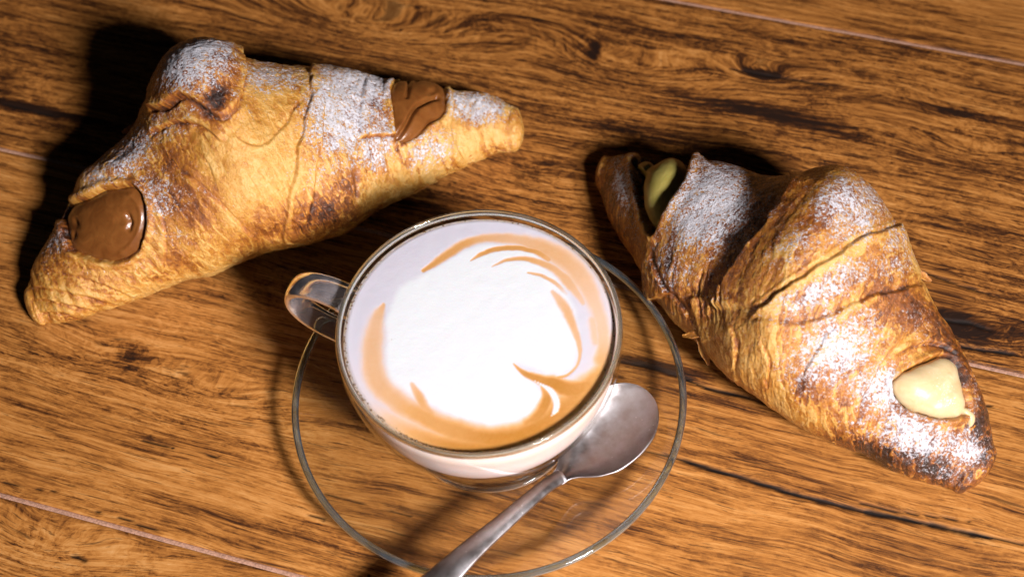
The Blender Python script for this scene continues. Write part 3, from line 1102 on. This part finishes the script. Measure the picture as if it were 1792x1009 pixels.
def detail(c, seed, smooth_zone, rough=1.0):
    """dough relief shared by both croissants"""
    c.D += .085 * fbm(c.V * .55, 3, seed) * np.minimum(1, c.r / 1.5)
    c.D += .035 * fbm(c.V * 2.0, 4, seed + 3)
    rid = 1 - np.abs(fbm(c.V * 3.3, 3, seed + 9)) * 2
    c.D += .012 * rid + .018 * rough * fbm(c.V * 6.5, 3, seed + 5)
    # thin plates of pastry lying one over another, their torn edges following the turns
    calm = 1 - .8 * blobs(c.px, smooth_zone)
    for f1, amp_, sd_ in ((.7, .050, 51), (1.5, .022, 77)):
        uvw = np.stack([c.s * f1 * 1.25 + .5 * np.sin(c.th) * c.r, np.cos(c.th) * c.r * f1 * .42, np.sin(c.th) * c.r * f1 * .42], -1)
        q = 3.4 * fbm(uvw + .22 * fbm(c.V * 2.6, 3, sd_)[..., None], 4, seed + sd_) + .9 * c.s * f1 * .35
        fl = np.floor(q)
        fr = q - fl
        c.D += amp_ * rough * (sstep(0, .10, fr) - fr * .85) * c.fade * calm
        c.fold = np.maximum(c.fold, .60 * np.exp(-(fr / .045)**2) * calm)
        hsh = h3(fl.astype(np.int64), fl.astype(np.int64) * 3, fl.astype(np.int64) * 0 + 7, sd_)
        c.bake += ((hsh - .5) * .28 + .12 * (fr - .5)) * (.35 + .65 * calm) - .26 * np.exp(-((fr - .12) / .07)**2) * calm


def striae(c, mask, freq=7.0, amp=.022, slant=0.0, seed=5):
    x = c.s + slant * np.sin(c.th - .8) * c.r
    n = vnoise(np.stack([x * freq + .6 * fbm(c.V * 1.2, 2, 7), c.th * .9, x * 0], -1), seed)
    n2 = vnoise(np.stack([x * freq * 2.1, c.th * 1.7, x * 0], -1), seed + 2)
    st = (np.abs(n) * 1.4 - .5) + .5 * n2
    c.D += amp * st * mask
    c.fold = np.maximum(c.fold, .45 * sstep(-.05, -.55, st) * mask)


# ---- left croissant, filled with chocolate
pairs1 = [((52, 503), (78, 565)), ((60, 462), (112, 567)), ((82, 420), (170, 548)), ((112, 365), (235, 524)), ((138, 312), (285, 500)),
          ((178, 270), (330, 484)), ((222, 230), (372, 474)), ((250, 178), (415, 456)), ((288, 122), (460, 438)), ((352, 84), (505, 426)),
          ((425, 104), (540, 418)), ((480, 112), (575, 410)), ((545, 113), (612, 398)), ((600, 120), (650, 370)), ((660, 135), (697, 346)),
          ((720, 143), (745, 322)), ((778, 152), (788, 303)), ((830, 160), (828, 284)), ((870, 170), (866, 267)), ((893, 188), (893, 262))]
croissant1 = thing('croissant', 'croissant with two chocolate fillings, left of the cup, dusted with sugar', 'croissant', (-9, 3.5, 0))
c1 = Crust(pairs1, [.64, .70, .76, .82, .86, .82, .78, .74, .70, .64], seed=1, cap=(.45, .55))
detail(c1, 11, [(440, 300, 85, 130, 15, 1), (370, 320, 60, 90, 10, .7), (120, 520, 100, 60, 10, .6)], .62)
c1.bake += .30
c1.bake += .32 * blobs(c1.px, [(300, 320, 90, 60, 30, 1), (230, 260, 60, 40, -45, .9), (330, 130, 80, 60, -35, 1.2)])
c1.bake += .42 * blobs(c1.px, [(560, 370, 70, 42, -15, 1), (470, 395, 60, 30, -20, .6), (95, 410, 45, 60, 30, 1.2), (640, 205, 60, 60, 0, .35),
                               (382, 185, 16, 26, 30, 1.6), (330, 440, 60, 40, 20, .25), (600, 330, 60, 40, 0, .5)])
c1.bake -= .24 * blobs(c1.px, [(445, 300, 75, 95, 15, 1), (845, 238, 80, 30, -15, 1.1), (700, 320, 80, 26, -20, .9), (110, 530, 70, 30, 10, .7),
                               (480, 190, 40, 50, 0, .5), (330, 490, 160, 14, -17, .9)])
c1.sugar = blobs(c1.px, [(345, 120, 70, 62, -30, .92), (215, 275, 115, 42, -44, .72), (300, 215, 60, 40, -30, .5), (280, 345, 75, 60, 20, .50), (480, 140, 85, 38, 3, .72), (600, 190, 85, 120, 5, 1.0), (640, 150, 90, 40, 5, 1.0),
                         (655, 250, 50, 70, 0, .85), (745, 265, 55, 50, -10, .75), (830, 190, 70, 36, 12, .95), (95, 425, 45, 36, -50, .55),
                         (430, 180, 60, 60, 0, .35), (300, 420, 50, 60, 0, .34), (215, 470, 60, 20, -10, .3), (380, 340, 60, 50, 0, .18),
                         (560, 300, 34, 60, 0, .45), (620, 320, 60, 30, -20, .35), (500, 260, 40, 60, 0, .25)])
striae(c1, blobs(c1.px, [(700, 240, 140, 110, 0, 1), (840, 220, 90, 70, 0, .8)]), 4.5, .045, .25)
striae(c1, blobs(c1.px, [(110, 510, 90, 70, 0, 1.1), (265, 460, 60, 50, 0, 1)]), 4.5, .034, .2)
# knob: the folded end of the dough on the back
c1.D += .60 * blobs(c1.px, [(345, 128, 66, 56, -35, 1)]) * sstep(.0, .2, c1.V[..., 2])
c1.seam([(408, 72), (422, 110), (424, 150), (415, 190), (385, 208), (362, 190), (338, 175), (300, 190), (262, 196)], .30, .7, -1, .10, .04, 4, .05, .9)
c1.seam([(262, 240), (300, 215), (340, 215), (372, 232), (390, 250)], .14, .6, 1, .06, 0, 4, .1, .7)
c1.seam([(547, 108), (544, 140), (542, 172), (535, 215), (525, 250), (514, 300), (505, 335), (499, 375), (494, 425)], .13, .9, 1, .015, .02, 6, .02, .15)
c1.seam([(300, 290), (335, 312), (362, 336), (388, 360), (410, 384), (430, 402), (455, 425)], .09, .8, -1, .025, .01, 3, .2, .45)
c1.seam([(395, 215), (420, 245), (455, 256), (482, 240), (505, 212), (522, 185), (538, 168)], .07, .6, -1, .02, .0, 4, .15, .35)
c1.seam([(350, 260), (372, 300), (382, 340)], .04, .5, 1, .0, 0, 3, .3, .1)
c1.seam([(555, 120), (566, 190), (560, 260), (548, 330), (536, 400)], .06, .5, -1, .02, 0, 4, .15, .3)
c1.seam([(640, 130), (632, 190), (628, 250), (626, 300), (622, 370)], .06, .7, 1, .03, .01, 4, .1, .45)
c1.seam([(625, 241), (650, 239), (690, 238), (715, 241)], .09, .35, 1, .09, .02, 2, .05, 1.0, 1.6)
c1.seam([(700, 250), (694, 290), (700, 335)], .06, .5, 1, .04, 0, 3, .1, .5)
c1.seam([(735, 245), (722, 290), (718, 325)], .05, .5, 1, .03, 0, 3, .1, .5)
c1.seam([(800, 165), (790, 210), (800, 260), (815, 285)], .05, .5, -1, .02, 0, 3, .1, .35)
c1.seam([(262, 330), (285, 380), (290, 430), (282, 495)], .07, .6, -1, .03, 0, 4, .15, .4)
c1.seam([(238, 455), (262, 475), (285, 497)], .05, .3, -1, .04, 0, 2, .1, .6)
for tip_line in ([(56, 500), (110, 508), (165, 520), (212, 534)], [(60, 522), (105, 528), (150, 538), (180, 546)], [(70, 545), (105, 546), (140, 556)],
                 [(78, 470), (130, 480), (190, 500), (240, 522)]):
    c1.seam(tip_line, .05, .35, 1, .03, .02, 3, .08, .6)
c1.line([(655, 145), (650, 175), (645, 230)])
c1.line([(672, 140), (664, 190), (668, 232)])
c1.line([(430, 300), (450, 330), (470, 380)], 1.5, .012, .25)
c1.line([(400, 275), (440, 290), (480, 330)], 1.5, .012, .25)
ch1 = [(111, 378), (121, 361), (155, 346), (182, 332), (212, 328), (231, 326), (244, 339), (253, 361), (255, 388), (249, 414), (240, 437),
       (223, 450), (200, 456), (170, 453), (142, 444), (125, 435), (116, 410)]
ch2 = [(683, 160), (692, 144), (713, 141), (741, 136), (760, 142), (775, 155), (780, 175), (778, 196), (767, 208), (751, 215), (735, 234),
       (711, 248), (692, 244), (689, 209), (686, 183)]
c1.D += .16 * blobs(c1.px, [(185, 300, 70, 16, -20, 1)])
c1.pit(ch1, .30, 2, 4)
c1.pit(ch2, .22, 1, 3)
M_CR1 = mat_crust('croissant_crust')
c1.finish('crust', M_CR1, croissant1)
M_CHOC = mat_cream('chocolate_cream', (.16, .050, .010), (.25, .088, .019), .33, .35, sss=.06)


def sh1(q, r):
    d, _, fr = polydist(q, catmull(np.array([(226, 338), (242, 358), (246, 388), (240, 410), (226, 432), (210, 444)], float), 20))
    h = .05 * np.exp(-(d / 4)**2)
    d2, sg, _ = polydist(q, [(246, 350), (250, 388), (236, 432), (196, 450), (150, 442), (126, 420)])
    h -= .10 * blobs(q, [(180, 390, 60, 40, 0, 1)])
    d3, sg3, fr3 = polydist(q, [(224, 376), (228, 388), (226, 400)])
    h -= .16 * np.exp(-(d3 / 4)**2) + .06 * blobs(q, [(214, 386, 14, 8, 0, 1)])
    h -= .14 * blobs(q, [(131, 388, 5, 10, -30, 1), (128, 410, 5, 6, 0, .8)])
    return h


cream(c1, 'chocolate_filling', ch1, M_CHOC, croissant1, .30, sh1, base=-.19, prof=3.0,
      label='smooth chocolate cream swelling out near the lower left tip')


def sh2(q, r):
    d, _, _ = polydist(q, [(761, 178), (750, 182), (738, 188), (726, 194), (716, 206), (709, 220), (697, 240)])
    h = -.24 * np.exp(-(d / 4.0)**2)
    d, _, _ = polydist(q, [(716, 140), (713, 155), (708, 178)])
    h -= .15 * np.exp(-(d / 3.0)**2)
    h -= .10 * blobs(q, [(752, 170, 10, 6, -30, 1)])
    h -= .10 * np.exp(-(polydist(q, [(724, 150), (738, 143), (752, 146)])[0] / 2.5)**2)
    return h


cream(c1, 'chocolate_filling', ch2, M_CHOC, croissant1, .42, sh2, base=-.10, prof=2.6, nr=48, na=128,
      label='folded swirl of chocolate cream near the right tip')
flake(c1, 'pastry_flake', [(214, 232, 2.2, 3), (228, 224, 2.35, 5), (246, 214, 2.4, 3)], M_CR1, croissant1, seed=2, curl=.05)

# ---- right croissant, pistachio and custard cream
pairs2 = [((1062, 281), (1046, 322)), ((1092, 269), (1060, 368)), ((1130, 275), (1080, 405)), ((1168, 284), (1105, 444)), ((1208, 294), (1130, 482)),
          ((1250, 290), (1155, 520)), ((1300, 303), (1185, 558)), ((1350, 318), (1215, 590)), ((1398, 308), (1245, 626)), ((1448, 291), (1278, 655)),
          ((1497, 297), (1312, 679)), ((1543, 345), (1347, 703)), ((1580, 400), (1387, 732)), ((1606, 458), (1430, 757)), ((1634, 512), (1473, 776)),
          ((1664, 568), (1515, 792)), ((1691, 620), (1552, 815)), ((1713, 668), (1590, 834)), ((1732, 725), (1630, 845)), ((1741, 785), (1668, 852))]
croissant2 = thing('croissant', 'croissant with pistachio and custard cream fillings, right of the cup', 'croissant', (9, 0, 0))
c2 = Crust(pairs2, [.66, .68, .71, .73, .76, .74, .70, .68, .66, .62], seed=2, cap=(.35, .45))
detail(c2, 23, [(1420, 380, 60, 60, 0, .7), (1590, 540, 60, 30, 20, .8), (1240, 370, 70, 110, 28, .6)], .38)
c2.bake += .40
c2.bake += .30 * blobs(c2.px, [(1075, 350, 40, 90, -25, .6), (1170, 480, 40, 80, -30, .6), (1250, 350, 80, 60, 0, .5), (1330, 380, 50, 120, 30, 1.0),  # last ellipse: shade in the valley beside the middle turn, painted as browning
                               (1430, 385, 40, 25, -30, .8), (1590, 535, 80, 36, 20, 1.0), (1650, 590, 40, 60, -30, .8)])
c2.bake += .50 * blobs(c2.px, [(1520, 790, 90, 26, 22, 1.0), (1610, 810, 70, 30, 20, .9), (1722, 750, 22, 70, -10, 1.0), (1400, 690, 26, 40, 0, .4),
                               (1680, 640, 18, 60, -25, .6), (1450, 690, 40, 50, 0, .35)])
c2.bake -= .26 * blobs(c2.px, [(1300, 620, 80, 60, 40, 1), (1600, 430, 22, 60, -15, 1.1), (1380, 710, 90, 30, 40, 1), (1440, 470, 130, 12, -28, .9),
                               (1330, 540, 50, 20, -30, .6), (1130, 500, 20, 90, -32, .2), (1600, 600, 60, 16, 20, .6)])
c2.sugar = blobs(c2.px, [(1095, 320, 30, 70, -15, .78), (1110, 380, 26, 50, -20, .62), (1250, 365, 82, 105, 25, 1.0), (1195, 460, 50, 60, 25, .62), (1335, 340, 50, 60, 30, .55),
                         (1490, 365, 80, 75, 30, .82), (1555, 420, 40, 50, 30, .6), (1400, 430, 70, 40, -35, .62), (1450, 500, 120, 36, -28, .86), (1560, 470, 60, 36, -20, .6),
                         (1460, 610, 100, 76, -35, .90), (1540, 680, 70, 60, 0, .95), (1600, 760, 90, 50, 20, .98), (1690, 790, 50, 50, 0, .85), (1650, 830, 50, 22, 0, .7),
                         (1590, 560, 60, 50, 20, .38), (1500, 750, 50, 30, 20, .6), (1700, 700, 24, 60, 0, .5), (1380, 640, 50, 40, 0, .45), (1250, 520, 40, 50, 0, .3)])
striae(c2, blobs(c2.px, [(1640, 790, 140, 80, 30, 1), (1500, 720, 120, 90, 30, .8)]), 4.5, .026, .35)
striae(c2, blobs(c2.px, [(1180, 510, 60, 80, -20, 1), (1480, 470, 160, 60, -25, .5), (1330, 640, 80, 80, 0, .7)]), 4.8, .026, .3)
# broad folds: second turn, valley, big middle turn
c2.D += .26 * blobs(c2.px, [(1245, 385, 92, 165, 28, 1)]) + .10 * blobs(c2.px, [(1470, 370, 100, 120, 30, 1)])
c2.D -= .09 * blobs(c2.px, [(1372, 370, 24, 130, 35, 1)])
c2.seam([(1222, 284), (1205, 312), (1190, 340), (1172, 372), (1157, 402), (1147, 430), (1142, 470), (1150, 520)], .34, .7, 1, .08, .10, 3, .02, .8)
c2.seam([(1392, 300), (1387, 330), (1366, 362), (1345, 396), (1320, 430), (1298, 462), (1275, 492), (1256, 520), (1256, 545)], .28, .7, 1, .08, .08, 4, .06, .9)
c2.seam([(1602, 385), (1560, 400), (1515, 415), (1454, 450), (1415, 476), (1380, 502), (1337, 536), (1300, 562)], .16, .9, 1, .02, .02, 5, .10, .30, 3.4)
c2.seam([(1600, 376), (1550, 392), (1500, 408), (1440, 444), (1365, 498), (1310, 540)], .03, .3, 1, .01, 0, 2, .05, .15)
c2.seam([(1630, 490), (1600, 500), (1570, 508), (1520, 520), (1490, 530), (1454, 548), (1415, 562), (1370, 566), (1325, 560), (1305, 566)], .09, .7, 1, .025, .02, 6, .10, .4, 3.2)
c2.seam([(1478, 560), (1445, 592), (1425, 620), (1408, 652), (1395, 680)], .06, .6, 1, .02, 0, 6, .25, .4)
c2.seam([(1640, 540), (1590, 575), (1560, 605), (1530, 650), (1500, 720), (1480, 780)], .08, .8, -1, .02, 0, 4, .12, .3)
c2.seam([(1275, 560), (1290, 600), (1285, 640), (1278, 655)], .07, .5, -1, .03, 0, 4, .2, .6)
c2.seam([(1330, 590), (1345, 640), (1340, 680)], .05, .5, -1, .04, 0, 5, .1, .4)
c2.seam([(1212, 520), (1222, 560), (1232, 600)], .12, .4, 1, .06, 0, 3, .05, .7)
c2.seam([(1150, 440), (1175, 500), (1205, 545), (1222, 575)], .06, .4, -1, .04, 0, 3, .1, .6)
c2.seam([(1590, 395), (1600, 430), (1606, 470), (1612, 490)], .10, .5, -1, .05, 0, 3, .1, .5)
c2.seam([(1560, 620), (1610, 600), (1650, 605), (1672, 625)], .10, .4, 1, .05, .03, 3, .1, .6)
for k in range(6):
    c2.line([(1236 + 8 * k, 470 + 4 * k), (1228 + 8 * k, 520 + 3 * k), (1232 + 8 * k, 560 + 4 * k)], 2.2, .05, .5, 4)
pis = [(1114, 291), (1125, 284), (1139, 287), (1150, 293), (1166, 289), (1182, 287), (1197, 291), (1208, 302), (1196, 330), (1180, 358), (1165, 388), (1152, 400),
       (1139, 386), (1131, 357), (1127, 332), (1130, 310), (1121, 297)]
cus = [(1644, 624), (1663, 629), (1675, 643), (1679, 665), (1682, 688), (1688, 710), (1685, 723), (1669, 729), (1637, 729), (1610, 722), (1582, 709),
       (1566, 690), (1563, 668), (1582, 652), (1608, 639), (1625, 632)]
c2.pit([(1108, 282), (1140, 272), (1215, 285), (1205, 330), (1172, 385), (1158, 415), (1140, 405), (1122, 350)], .26, 2, 4)
c2.pit(cus, .26, 2, 4)
M_CR2 = mat_crust('croissant_crust_toasted')
c2.finish('crust', M_CR2, croissant2)
M_PIS = mat_cream('pistachio_cream', (.31, .245, .050), (.40, .325, .085), .45, .15, sss=.15)
M_CUS = mat_cream('custard_cream', (.64, .455, .22), (.74, .58, .34), .38, .2, sugar=True, sss=.2)


def sh3(q, r):
    h = .25 * blobs(q, [(1172, 318, 26, 70, 30, 1)])
    d, _, _ = polydist(q, [(1150, 292), (1146, 303), (1132, 312)])
    h -= .14 * np.exp(-(d / 3.5)**2)
    return h


cream(c2, 'pistachio_filling', pis, M_PIS, croissant2, .50, sh3, base=-.08, prof=2.4,
      label='green pistachio cream in the opening near the upper tip')


def sh4(q, r):
    d, _, _ = polydist(q, [(1680, 640), (1655, 680), (1612, 722)])
    h = -.05 * np.exp(-(d / 9)**2)
    h += .10 * blobs(q, [(1610, 680, 36, 26, 20, 1)]) + .06 * blobs(q, [(1665, 690, 20, 30, 0, 1)])
    return h


cream(c2, 'custard_filling', cus, M_CUS, croissant2, .40, sh4, base=-.08, prof=3.0,
      label='pale yellow custard cream bulging out near the lower right tip',
      sugar=[(1640, 680, 30, 30, 0, .6), (1650, 705, 26, 14, 20, .7), (1625, 655, 22, 12, 0, .5)])
dr = [(1683, 712), (1692, 714), (1701, 724), (1703, 740), (1697, 748), (1692, 738), (1691, 727), (1683, 722)]
cream(c2, 'custard_drip', dr, M_CUS, croissant2, .16, None, base=.0, nr=12, na=40, sugar=[(0, 0, 1, 1, 0, 0)])
flake(c2, 'pastry_flake', [(1244, 545, 2.5, 8), (1230, 573, 2.35, 12), (1231, 605, 1.8, 9), (1240, 638, 1.2, 3)], M_CR2, croissant2, seed=4, curl=.10)
flake(c2, 'pastry_flake', [(1242, 572, 2.6, 4), (1218, 584, 2.4, 7), (1194, 587, 2.1, 2)], M_CR2, croissant2, seed=7, curl=.05)
flake(c2, 'pastry_flake', [(1600, 470, 2.7, 4), (1616, 482, 2.55, 6), (1630, 492, 2.4, 2)], M_CR2, croissant2, seed=9, curl=.05)
flake(c2, 'pastry_flake', [(1262, 622, 1.7, 5), (1273, 648, 1.2, 8), (1284, 668, .7, 3)], M_CR2, croissant2, seed=11, curl=.06)
flake(c2, 'pastry_flake', [(1300, 655, 1.8, 4), (1312, 676, 1.3, 7), (1330, 690, .9, 3)], M_CR2, croissant2, seed=13, curl=.06)
flake(c2, 'pastry_flake', [(1262, 545, 2.9, 6), (1270, 580, 2.8, 11), (1268, 615, 2.3, 8), (1262, 634, 1.9, 3)], M_CR2, croissant2, seed=15, curl=.12)
flake(c1, 'pastry_flake', [(418, 88, 4.6, 3), (424, 115, 4.6, 4), (426, 150, 4.4, 2)], M_CR1, croissant1, seed=16, curl=.03)
flake(c1, 'pastry_flake', [(700, 346, .9, 3), (725, 332, .8, 6), (750, 322, .8, 3)], M_CR1, croissant1, seed=17, curl=.04)
